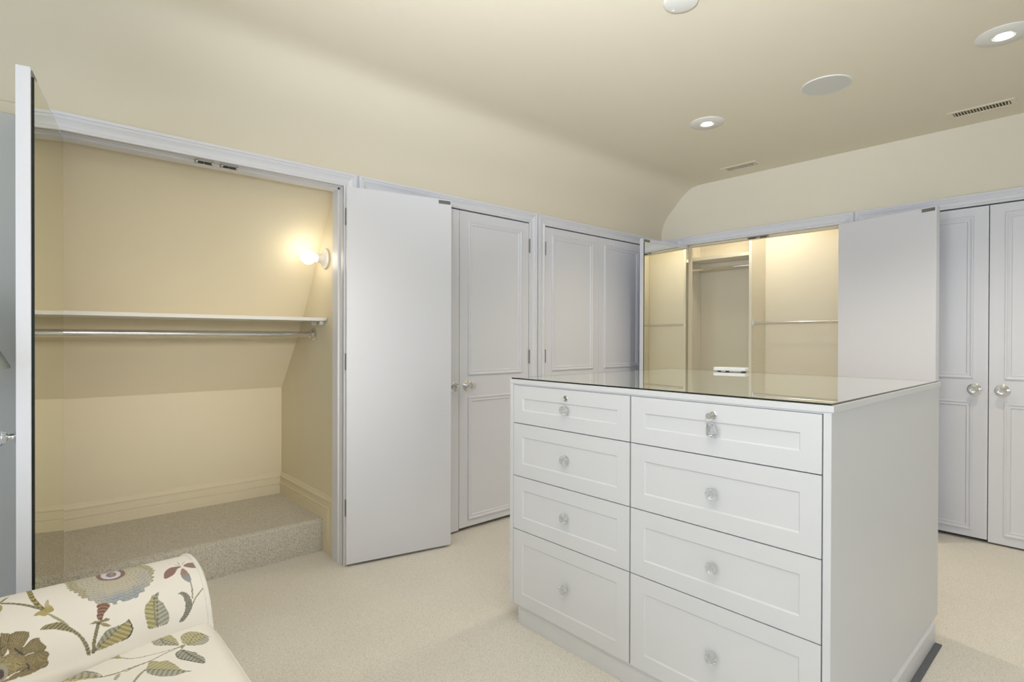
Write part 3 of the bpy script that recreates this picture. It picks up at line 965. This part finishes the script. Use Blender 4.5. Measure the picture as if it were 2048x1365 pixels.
# ------------------------------------------------------------------ floral armchair
SHAPES = [('a','d',[(530,94),(457,95),(424,97),(402,105),(387,112),(363,117),(350,127),(337,134),(327,143),(317,151),(313,164),(307,176),(304,188),(314,193),(303,201),(307,211),(305,224),(315,235),(322,246),(332,252),(342,262),(353,269),(371,275),(392,276),(408,283),(434,283),(467,280),(495,276),(559,256),(555,210),(555,166),(555,124),(555,103)],(208,198,172),(163,171,180),None),
('a','p',[(451,220),(433,216),(422,207),(417,196),(420,184),(428,173),(443,164),(466,160),(501,161),(559,168),(555,175),(555,187),(555,200),(559,213),(508,220),(469,221)],(140,94,88),None,None),
('a','p',[(456,211),(441,208),(432,202),(428,194),(430,185),(436,178),(448,172),(466,169),(490,170),(559,177),(559,182),(559,190),(559,199),(559,208),(497,211),(470,212)],(226,220,226),None,None),
('a','p',[(463,202),(454,200),(448,197),(445,193),(446,188),(450,184),(458,182),(468,180),(480,181),(494,183),(507,187),(514,192),(510,196),(499,200),(484,202),(471,203)],(142,112,142),None,None),
('a','p',[(468,197),(463,196),(460,195),(458,193),(459,191),(461,189),(465,188),(470,187),(476,188),(482,189),(486,191),(488,193),(487,195),(483,196),(478,197),(472,198)],(192,150,118),None,None),
('a','l',[(318,148),(318,161),(307,172),(298,168),(287,159),(274,154),(275,147),(285,145),(303,147)],(172,116,84),(95,62,52),[[[317,160],[274,150]],5,0]),
('a','p',[(270,131),(274,140),(272,148),(273,156),(274,163),(268,169),(266,159),(266,149)],(150,135,75),None,None),
('a','p',[(266,149),(263,159),(253,170),(252,165),(256,156)],(165,150,85),None,None),
('a','s',[(265,146),(247,141),(227,136),(206,134)],(158,150,112),(85,80,55),[6.9,14]),
('a','l',[(206,133),(216,138),(233,149),(247,163),(248,179),(250,190),(252,198),(256,205),(245,209),(228,211),(217,205),(211,194),(209,178),(207,163),(205,148)],(152,152,122),(182,162,72),[[[206,134],[256,205]],9,1]),
('a','s',[(256,205),(245,209),(228,211),(215,202),(212,192)],(50,45,45),None,[2.9,0]),
('a','s',[(559,22),(443,27),(391,35),(355,45),(338,52)],(182,162,88),(95,85,52),[10.0,9]),
('a','s',[(439,-26),(415,-3),(389,19),(365,36),(353,45)],(152,146,112),(95,90,62),[7.3,8]),
('a','p',[(451,-30),(478,-23),(490,-14),(456,-23),(439,-30)],(150,140,90),None,None),
('a','p',[(428,-29),(421,-26),(403,-25),(390,-29)],(190,170,80),None,None),
('a','l',[(356,50),(374,51),(394,57),(370,58),(352,64),(338,66),(333,63),(333,55),(343,51)],(206,188,144),(186,166,72),[[[394,57],[332,57]],0,2]),
('a','p',[(334,30),(345,36),(346,45),(338,53),(327,56),(325,47),(332,39)],(190,170,90),None,None),
('a','s',[(329,56),(314,66),(296,80),(281,90)],(168,158,124),None,[5.6,0]),
('a','l',[(290,41),(297,47),(299,59),(297,73),(285,86),(269,100),(250,113),(229,123),(211,128),(202,129),(204,122),(218,119),(237,113),(252,105),(265,93),(274,79),(282,65),(286,52)],(166,152,100),(104,94,60),[[[290,43],[203,126]],16,0]),
('a','l',[(304,-27),(304,-19),(300,-11),(286,-13),(266,-14),(250,-22),(244,-27)],(156,136,80),(104,90,56),[[[224,-27],[302,-18]],0,3]),
('a','l',[(297,-11),(301,-3),(299,8),(292,20),(284,22),(274,18),(259,10),(250,5),(247,-3),(242,-11),(261,-13),(279,-14)],(156,136,80),(104,90,56),[[[222,-20],[296,10]],0,3]),
('a','l',[(254,7),(265,18),(273,28),(271,38),(261,41),(249,49),(243,50),(239,42),(243,21),(240,11)],(156,136,80),(104,90,56),[[[219,-17],[258,48]],0,3]),
('a','l',[(239,14),(241,26),(239,45),(235,52),(228,55),(221,52),(209,53),(204,47),(205,35),(207,21),(211,5),(227,1)],(156,136,80),(104,90,56),[[[215,-17],[221,54]],0,3]),
('a','p',[(204,-14),(210,-3),(208,21),(204,37),(200,25),(200,1),(199,-17),(202,-27)],(150,126,74),None,None),
('a','l',[(248,-27),(253,-14),(258,-3),(241,13),(218,16),(212,-3),(211,-16),(234,-27)],(172,152,92),(110,95,60),[[[220,-27],[238,9]],0,3]),
('a','s',[(262,-3),(250,5),(242,13)],(58,54,50),None,[4.4,0]),
('a','s',[(224,16),(215,20),(209,19)],(58,54,50),None,[3.1,0]),
('a','s',[(271,-27),(272,-22),(272,-19)],(58,54,50),None,[2.7,0]),
('a','p',[(238,-27),(232,-17),(219,-13),(207,-16),(202,-27)],(172,166,140),None,None),
('a','p',[(226,-27),(222,-21),(214,-20),(208,-23),(208,-27)],(84,52,60),None,None),
('a','l',[(219,245),(232,241),(250,239),(268,239),(281,243),(290,252),(302,259),(305,267),(310,276),(299,275),(288,272),(277,279),(264,284),(249,289),(236,290),(222,287),(218,279),(218,264)],(182,172,92),(168,168,152),[[[219,263],[307,270]],8,1]),
('a','s',[(301,266),(277,261),(253,260),(235,261),(219,263)],(62,58,50),(190,186,170),[3.3,18]),
('a','p',[(403,342),(407,331),(407,316),(388,302),(364,296),(352,297),(354,307),(366,321),(391,333),(395,342)],(152,106,92),None,None),
('a','p',[(400,349),(412,362),(405,375),(390,386),(374,384),(370,373),(381,360)],(154,114,104),None,None),
('a','l',[(387,344),(363,335),(342,333),(323,339),(312,350),(328,352),(359,351)],(168,128,114),(148,154,165),[[[387,344],[312,350]],0,2]),
('a','s',[(441,320),(443,323),(445,327)],(150,145,140),None,[1.6,0]),
('a','s',[(426,330),(418,335),(410,343)],(150,145,140),None,[1.6,0]),
('a','s',[(445,343),(426,342),(410,343)],(150,145,140),None,[1.6,0]),
('a','s',[(411,347),(420,352),(429,358)],(150,145,140),None,[1.6,0]),
('a','s',[(311,349),(291,349),(265,346)],(120,114,86),(205,198,180),[3.3,14]),
('a','s',[(287,378),(270,359),(256,348),(236,337)],(128,122,88),(205,198,180),[3.3,16]),
('a','l',[(287,316),(290,326),(280,337),(264,342),(247,343),(233,337),(219,326),(214,317),(216,310),(229,320),(242,326),(257,328),(275,326),(284,321)],(160,157,140),(82,78,68),[[[216,311],[284,333]],16,0]),
('s','l',[(-1602,243),(-1600,255),(-1598,265),(-1582,278),(-1558,286),(-1532,290),(-1505,288),(-1513,278),(-1528,264),(-1543,250),(-1565,243)],(192,181,118),(176,172,150),[[[-1593,254],[-1505,288]],8,1]),
('s','s',[(-1595,254),(-1570,261),(-1538,266),(-1505,288)],(84,80,66),None,[1.6,0]),
('s','l',[(-1537,297),(-1553,305),(-1555,318),(-1544,331),(-1523,342),(-1494,349),(-1472,344),(-1466,332),(-1474,316),(-1487,304),(-1505,296)],(190,180,112),(182,178,156),[[[-1489,302],[-1499,350]],8,1]),
('s','s',[(-1492,353),(-1523,336),(-1515,319),(-1490,303)],(95,90,70),None,[1.6,0]),
('s','l',[(-1472,274),(-1480,280),(-1480,290),(-1460,301),(-1443,310),(-1421,315),(-1404,320),(-1386,318),(-1382,313),(-1401,301),(-1422,289),(-1444,277),(-1459,274)],(156,156,140),(148,148,132),[[[-1477,288],[-1383,316]],8,1]),
('s','s',[(-1469,274),(-1444,277),(-1422,289),(-1401,301),(-1381,313)],(76,74,66),None,[2.4,0]),
('s','s',[(-1477,291),(-1450,295),(-1419,304),(-1384,315)],(84,82,70),None,[1.6,0]),
('s','l',[(-1453,214),(-1479,222),(-1483,232),(-1466,243),(-1455,257),(-1425,266),(-1406,270),(-1385,277),(-1369,288),(-1375,275),(-1377,260),(-1386,247),(-1400,234),(-1421,221),(-1438,214)],(190,180,116),(160,158,138),[[[-1456,216],[-1371,286]],9,1]),
('s','p',[(-1499,289),(-1500,295),(-1493,299),(-1487,294),(-1479,288),(-1487,289)],(158,150,110),None,None),
('s','s',[(-1545,187),(-1525,207),(-1512,233),(-1502,259),(-1497,287)],(118,114,92),(215,208,190),[2.3,26]),
('s','s',[(-1486,180),(-1489,199),(-1486,225),(-1492,258),(-1496,291)],(118,114,92),(205,198,176),[3.3,30]),
('s','s',[(-1428,188),(-1445,200),(-1457,213)],(122,116,92),(195,188,160),[5.9,8]),
('s','l',[(-1682,-2),(-1675,21),(-1673,47),(-1664,72),(-1651,93),(-1634,112),(-1635,99),(-1641,78),(-1647,54),(-1656,34),(-1663,19)],(168,163,116),(176,160,90),[[[-1680,5],[-1634,112]],0,1]),
('s','s',[(-1548,188),(-1575,165),(-1607,140),(-1630,118)],(140,135,105),None,[3.2,0]),
('s','p',[(-1633,138),(-1635,143),(-1629,150),(-1616,149),(-1599,154),(-1584,162),(-1596,150),(-1618,141)],(182,168,108),None,None),
('s','p',[(-1584,166),(-1588,175),(-1599,184),(-1603,192),(-1596,205),(-1596,191),(-1585,183),(-1570,179),(-1557,181),(-1571,170)],(186,168,92),None,None),
('s','l',[(-1610,55),(-1612,65),(-1610,79),(-1600,94),(-1580,110),(-1555,125),(-1537,134),(-1516,141),(-1502,148),(-1515,132),(-1531,116),(-1545,100),(-1556,88),(-1603,53)],(204,190,116),(172,168,140),[[[-1505,147],[-1606,55]],8,1]),
('s','s',[(-1610,79),(-1600,94),(-1580,110),(-1555,125),(-1537,134),(-1520,140)],(92,84,66),None,[1.8,0]),
('s','s',[(-1508,145),(-1497,165),(-1492,192),(-1485,227)],(112,106,84),(200,194,172),[4.2,22]),
('s','p',[(-1490,165),(-1481,159),(-1473,159),(-1470,163),(-1488,172)],(185,178,150),None,None)]
LIN = np.linspace


def s2l(c):
    c = np.asarray(c, float) / 255.0
    return np.where(c <= 0.04045, c / 12.92, ((c + 0.055) / 1.055) ** 2.4)


def inside(P, poly):
    x, y = P[:, 0], P[:, 1]
    r = np.zeros(len(P), bool)
    n = len(poly)
    for i in range(n):
        (x1, y1), (x2, y2) = poly[i], poly[(i + 1) % n]
        if y1 == y2:
            continue
        c = ((y1 > y) != (y2 > y)) & (x < (x2 - x1) * (y - y1) / (y2 - y1) + x1)
        r ^= c
    return r


def smooth_line(pts, closed, n=6):
    P = [np.array(p, float) for p in pts]
    m = len(P)
    out = []
    for i in range(m if closed else m - 1):
        g = (lambda k: P[k % m]) if closed else (lambda k: P[min(max(k, 0), m - 1)])
        a, b, c, d = g(i - 1), g(i), g(i + 1), g(i + 2)
        for k in range(n):
            t = k / n
            out.append(0.5 * (2 * b + (c - a) * t + (2 * a - 5 * b + 4 * c - d) * t * t + (3 * b - a - 3 * c + d) * t ** 3))
    if not closed:
        out.append(P[-1])
    return np.array(out)


def dist_line(P, L):
    best = np.full(len(P), 1e9)
    along = np.zeros(len(P))
    acc = 0.0
    for a, b in zip(L[:-1], L[1:]):
        d = b - a
        ll = max(1e-9, float(d @ d))
        t = np.clip(((P - a) @ d) / ll, 0, 1)
        q = np.hypot(*(P - a - t[:, None] * d).T)
        m = q < best
        best[m] = q[m]
        along[m] = acc + t[m] * math.sqrt(ll)
        acc += math.sqrt(ll)
    return best, along, acc


def paint(col, P, surf, offs=((0, 0),)):
    """flat print of flowers, leaves and stems in surface coordinates (mm)"""
    for ox, oy in offs:
        for sf, kind, pts, c1, c2, ex in SHAPES:
            if sf != surf:
                continue
            pts = np.array(pts, float) + (ox, oy)
            pad = 12
            lo, hi = pts.min(0) - pad, pts.max(0) + pad
            sel = np.where((P[:, 0] > lo[0]) & (P[:, 0] < hi[0]) & (P[:, 1] > lo[1]) & (P[:, 1] < hi[1]))[0]
            if not len(sel):
                continue
            Q = P[sel]
            if kind == 's':
                L = smooth_line(pts, False)
                d, al, tot = dist_line(Q, L)
                wdt, nb = ex
                taper = 0.6 + 0.4 * np.sin(np.clip(al / tot, 0, 1) * PI)
                hit = d < wdt * 0.5 * (taper if nb == 0 else 1.0)
                cc = np.tile(s2l(c1), (len(Q), 1))
                if c2 is not None and nb:
                    band = np.sin((al / tot * nb + d / max(wdt, 1) * 0.7) * 2 * PI) > 0.25
                    cc[band] = s2l(c2)
                    edge = d > wdt * 0.34
                    cc[edge] = cc[edge] * 0.7
                col[sel[hit]] = cc[hit] * 0.86 + GROUND * 0.06
                continue
            L = smooth_line(pts, True)
            hit = inside(Q, L)
            if not hit.any():
                continue
            Q, sel = Q[hit], sel[hit]
            cc = np.tile(s2l(c1), (len(Q), 1))
            ed, al, tot = dist_line(Q, np.vstack([L, L[:1]]))
            lobe = np.zeros(len(Q))
            if kind == 'd':                                   # scalloped petals round the rim
                lobe = 5.5 * (1 - np.abs(np.sin(PI * al / 21.0)))
            elif kind == 'l' and ex[1] and ex[2] == 1:         # toothed leaf edges
                lobe = 2.0 * ((al / 5.5) % 1)
            keep = ed > lobe
            Q, sel, cc, ed, al = Q[keep], sel[keep], cc[keep], (ed - lobe)[keep], al[keep]
            if not len(Q):
                continue
            if kind == 'd':
                cen = pts.mean(0) * 0 + np.array([450.0, 185.0]) + (ox, oy)
                v = Q - cen
                rn = np.hypot(v[:, 0], v[:, 1])
                th = np.arctan2(v[:, 1], v[:, 0])
                rim = np.clip(1 - ed / 42.0, 0, 1)
                side = np.clip((Q[:, 1] - cen[1] + 62) / 60, 0, 1) * np.clip((90 - (Q[:, 1] - cen[1])) / 45, 0, 1) * np.clip((cen[0] - Q[:, 0] + 12) / 30, 0, 1)
                k = (np.clip(rim * 1.5, 0, 1) * side)[:, None]
                cc = cc * (1 - k) + s2l(c2) * k
                row = np.floor(rn / 11)
                sc_ = np.abs(((th * (3 + row) / 1.3 + row * 0.5) % 1) - 0.5) * 2
                arc = np.abs((rn % 11) - 3 - 6 * sc_ ** 2) < 0.9
                cc[arc] *= 0.52
                cc[ed < 1.6] *= 0.66
                ol = (rim > 0.55) & (side < 0.15)
                cc[ol] *= np.array([0.84, 0.8, 0.62])
            elif kind == 'l':
                (A, B), nv, mode = ex
                A, B = np.array(A, float) + (ox, oy), np.array(B, float) + (ox, oy)
                ax = B - A
                ln = np.hypot(*ax)
                ax = ax / ln
                t = (Q - A) @ ax / ln
                s = (Q - A) @ np.array([-ax[1], ax[0]])
                hw = max(4.0, np.abs(s).max())
                if mode == 1:
                    m = np.clip(0.5 + (s if surf == 's' else -s) / 6, 0, 1)[:, None]
                    cc = s2l(c1) * m + s2l(c2) * (1 - m)
                    mid = np.abs(s) < 1.1
                    vein = np.abs(((t * nv - np.abs(s) / hw * 1.1) % 1) - 0.5) < 0.07
                    cc[vein] *= 0.50
                    if nv:
                        cc[mid] *= 0.45
                    pale = (np.abs(((t * nv - np.abs(s) / hw * 1.1 + 0.5) % 1) - 0.5) < 0.14) if nv else np.zeros(len(Q), bool)
                    cc[pale] = cc[pale] * 0.5 + s2l((214, 206, 186)) * 0.5
                    cc[ed < 1.1] *= 0.62
                elif mode == 0:
                    band = np.abs(((t * nv - np.abs(s) / hw * 0.5) % 1) - 0.5) < 0.2
                    cc[band] = s2l(c2)
                    cc[ed < 1.2] *= 0.62
                elif mode == 2:
                    m = np.clip((t - 0.4) / 0.35, 0, 1)[:, None]
                    cc = s2l(c1) * (1 - m) + s2l(c2) * m
                    cc[ed < 1.0] *= 0.75
                elif mode == 3:
                    th = np.arctan2(s, t * ln + 1e-6)
                    ray_ = np.abs(((th * 16) % 1) - 0.5) < 0.16
                    cc[ray_] = s2l(c2)
                    m = (ed < 2.0)
                    cc[m] *= 0.72
                    li = ed > 9
                    cc[li] = cc[li] * 1.15
            else:
                cc[ed < 0.9] *= 0.78
            cc = cc * 0.86 + GROUND * 0.06
            cc = cc * 0.80 + cc.mean(1, keepdims=True) * 0.20
            wob = 1 + 0.06 * np.sin(Q[:, 0] * 0.9 + 1.3 * np.sin(Q[:, 1] * 0.6)) * np.sin(Q[:, 1] * 1.1)
            col[sel] = np.clip(cc * wob[:, None], 0, 1)
    return col


def fabric():
    m = mat('floral_print_linen', (0.83, 0.775, 0.67), 0.88, bump=0.25, bscale=650)
    nt = m.node_tree
    a = nt.nodes.new('ShaderNodeAttribute')
    a.attribute_name = 'print'
    nt.links.new(a.outputs['Color'], nt.nodes['Principled BSDF'].inputs['Base Color'])
    return m


M_floral = fabric()
GROUND = np.array((0.87, 0.825, 0.765))
CPR = [(-1.592, .30), (-1.592, .42), (-1.598, .474), (-1.608, .494), (-1.629, .533), (-1.66, .563), (-1.697, .585), (-1.742, .594), (-1.80, .597),
       (-1.86, .590), (-1.92, .572), (-1.98, .538), (-2.025, .490), (-2.045, .43), (-2.05, .36), (-2.05, .14)]
AP = smooth_line(CPR, False, 16)
AS = np.r_[0, np.cumsum(np.hypot(*np.diff(AP, axis=0).T))]
CHX, CHY0, CHY1 = -1.265, -0.50, 0.385


def grid_obj(name, V, nu, nv, col, parent, caps=()):
    me = bpy.data.meshes.new(name)
    idx = np.arange(nu * nv).reshape(nu, nv)
    q = np.stack([idx[:-1, :-1], idx[1:, :-1], idx[1:, 1:], idx[:-1, 1:]], -1).reshape(-1, 4)
    me.from_pydata(V.tolist(), [], q.tolist() + [list(c) for c in caps])
    at = me.color_attributes.new('print', 'FLOAT_COLOR', 'POINT')
    at.data.foreach_set('color', np.c_[col, np.ones(len(col))].astype(np.float32).ravel())
    me.materials.append(M_floral)
    me.polygons.foreach_set('use_smooth', [True] * len(me.polygons))
    bm = bmesh.new()
    bm.from_mesh(me)
    bmesh.ops.recalc_face_normals(bm, faces=bm.faces)
    bm.to_mesh(me)
    bm.free()
    o = bpy.data.objects.new(name, me)
    C.objects.link(o)
    o.parent = parent
    return o


chair = empty('armchair', (CHX, -0.06, 0))
tag(chair, 'cream armchair printed with flowers and leaves beside the tall mirrored door', 'armchair')


def arm_mesh(fine, mirror):
    st = 0.0016 if fine else 0.008
    s = np.r_[np.arange(0, 0.16, 0.01), np.arange(0.16, 0.57, st), np.arange(0.575, AS[-1], 0.008), AS[-1]]
    yv = np.r_[np.arange(CHY0, -0.125, 0.008), np.arange(-0.125, CHY1 - 0.013, st)]
    R = 0.012
    tt = LIN(0, PI / 2, 8)
    yall = np.r_[yv, CHY1 - R + R * np.sin(tt)]
    inset = np.r_[np.zeros(len(yv)), R * (1 - np.cos(tt))]
    px = np.interp(s, AS, AP[:, 0])
    pz = np.interp(s, AS, AP[:, 1])
    tx, tz = np.gradient(px, s), np.gradient(pz, s)
    ln = np.hypot(tx, tz)
    nx, nz = tz / ln, -tx / ln
    if nx[0] < 0:
        nx, nz = -nx, -nz
    S_, Y_ = np.meshgrid(s, yall, indexing='ij')
    X = px[:, None] - nx[:, None] * inset[None, :]
    Zz = pz[:, None] - nz[:, None] * inset[None, :]
    if mirror:
        X = 2 * CHX - X
    V = np.stack([X - CHX, Y_ + 0.06, Zz], -1).reshape(-1, 3)
    P = np.stack([S_, Y_], -1).reshape(-1, 2) * 1000
    col = np.tile(GROUND, (len(P), 1))
    paint(col, P, 'a', ((0, 0), (20, -560), (470, -120), (430, 300), (480, -560)))
    ns, ny = len(s), len(yall)
    capf = [list(range(ny - 1, ns * ny, ny)), list(range(0, ns * ny, ny))]
    o = grid_obj('arm', V, ns, ny, col, chair, capf)
    wl = MB()
    k = range(0, len(AP), 3)
    wl.tube([((AP[i][0] if not mirror else 2 * CHX - AP[i][0]) - CHX + 0, CHY1 + 0.055, AP[i][1] - 0.001) for i in k], 0.0062, 10)
    obj('welt', wl, M_welt, o, smooth=True)
    return o


M_welt = mat('cream_piping_fabric', (0.85, 0.815, 0.745), 0.85, bump=0.3, bscale=500, var=0.10, vscale=22)
arm_mesh(True, False)
arm_mesh(False, True)


def zt(Y):
    return np.where(Y > 0, 0.455 + 0.28 * Y - 0.37 * Y * Y, 0.455 + 0.12 * Y)


sx = np.r_[np.arange(-1.598, -1.24, 0.0017), np.arange(-1.235, -0.936, 0.008), -0.934]
sy = np.r_[np.arange(-0.47, -0.13, 0.008), np.arange(-0.125, CHY1, 0.0017), CHY1]
SX, SY = np.meshgrid(sx, sy, indexing='ij')
rnd = lambda d, r: r - np.sqrt(np.maximum(0, r * r - np.square(np.clip(r - d, 0, r))))
drop = np.maximum(rnd(np.minimum(SX + 1.598, -0.934 - SX), 0.03), rnd(CHY1 - SY, 0.045))
SZ = zt(SY) - drop
V = np.stack([SX - CHX, SY + 0.06, SZ], -1).reshape(-1, 3)
P = np.stack([SX, SY], -1).reshape(-1, 2) * 1000
col = np.tile(GROUND, (len(P), 1))
paint(col, P, 's', ((0, 0), (310, -40), (330, -360), (20, -330)))
seat = grid_obj('seat_cushion', V, len(sx), len(sy), col, chair)
m = MB()
m.box(-0.333, 0.331, CHY0 + 0.03 + 0.06, CHY1 + 0.0595, 0.335, 0.4625)
obj('boxing', m, M_fabric0, seat, bevel=0.006)
m = MB()
m.tube([(-0.333, CHY1 + 0.062, 0.462), (-0.2, CHY1 + 0.0625, 0.463), (0.2, CHY1 + 0.0625, 0.463), (0.331, CHY1 + 0.062, 0.462)], 0.006, 10)
obj('welt', m, M_welt, seat, smooth=True)
# backrest
u = LIN(0, 1, 40)
bp_ = [(CHY0 + 0.03, 0.36), (CHY0 + 0.02, 0.50), (CHY0 - 0.01, 0.70), (CHY0 - 0.03, 0.82), (CHY0 - 0.07, 0.875), (CHY0 - 0.12, 0.86), (CHY0 - 0.145, 0.80), (CHY0 - 0.14, 0.5), (CHY0 - 0.12, 0.14)]
bl = smooth_line(bp_, False, 12)
bs = np.r_[0, np.cumsum(np.hypot(*np.diff(bl, axis=0).T))]
bx = np.arange(-1.98, -0.549, 0.008)
BS, BXX = np.meshgrid(bs, bx, indexing='ij')
V = np.stack([BXX - CHX, np.repeat(bl[:, 0][:, None], len(bx), 1) + 0.06, np.repeat(bl[:, 1][:, None], len(bx), 1)], -1).reshape(-1, 3)
P = np.stack([BS * 1000, BXX * 1000], -1).reshape(-1, 2)
col = np.tile(GROUND, (len(P), 1))
paint(col, P, 'a', ((0, -2000), (60, -1450), (0, -900), (480, -1900), (480, -1250)))
grid_obj('backrest', V, len(bs), len(bx), col, chair, [list(range(0, len(bs) * len(bx), len(bx))), list(range(len(bx) - 1, len(bs) * len(bx), len(bx)))])
m = MB()
m.box(-0.327, 0.326, CHY0 + 0.06, CHY1 + 0.05, 0.14, 0.334)
obj('seat_base', m, M_fabric0, chair, bevel=0.006)
for a in (-0.74, 0.74):
    for b in (CHY0 - 0.06, CHY1 + 0.0):
        m = MB()
        m.lathe([(0.016, 0.0), (0.019, 0.01), (0.027, 0.139)], 16, Matrix.Translation((a, b + 0.06, 0)))
        obj('leg', m, M_wood, chair, smooth=True)

# ------------------------------------------------------------------ lamp and wardrobe at the left edge
e = empty('floor_lamp', (-2.30, -0.205, 0))
tag(e, 'lamp with a tapered sage shade just showing at the left edge', 'floor lamp')
m = MB()
m.lathe([(0.115, 0.0), (0.115, 0.012), (0.10, 0.02), (0.02, 0.03), (0.012, 0.05)], 32)
obj('base', m, M_nickel, e, smooth=True)
m = MB()
m.tube([(0, 0, 0.045), (0, 0, 1.375)], 0.009, 14)
obj('pole', m, M_nickel, e, smooth=True)
m = MB()
m.lathe([(0.190, 1.144), (0.192, 1.144), (0.192, 1.150), (0.078, 1.385), (0.076, 1.385), (0.1885, 1.150), (0.190, 1.144)], 48, cap=False)
sh = obj('lamp_shade', m, M_shade, e, smooth=True)
m = MB()
for q in range(3):
    an = q * 2 * PI / 3
    m.tube([(0, 0, 1.372), (0.0765 * math.cos(an), 0.0765 * math.sin(an), 1.38)], 0.0018, 6)
obj('shade_ring', m, M_nickel, sh)

M_ward = mat('sage_grey_cabinet_paint', (0.47, 0.47, 0.44), 0.45, var=0.03, vscale=2)
e = empty('tall_wardrobe', (-2.71, -0.62, 0))
tag(e, 'tall sage-grey wardrobe glimpsed at the left edge behind the lamp', 'wardrobe')
m = MB()
m.box(-0.128, 0.107, -0.58, 0.658, 0.0, 2.02)
obj('carcass', m, M_ward, e, bevel=0.003)
for (a, b, kk) in ((-0.575, 0.036, 0.0), (0.042, 0.657, 0.075)):
    m = MB()
    m.box(0.108, 0.128, a, b, 0.06, 2.012)
    d = obj('wardrobe_door', m, M_ward, e, bevel=0.002)
    m = MB()
    m.lathe([(0.008, 0), (0.008, 0.012), (0.014, 0.018), (0.014, 0.024), (0.004, 0.028)], 18, Matrix.Translation((0.1281, kk, 1.0)) @ Matrix.Rotation(rad(90), 4, 'Y'))
    obj('knob', m, M_nickel, d, smooth=True)
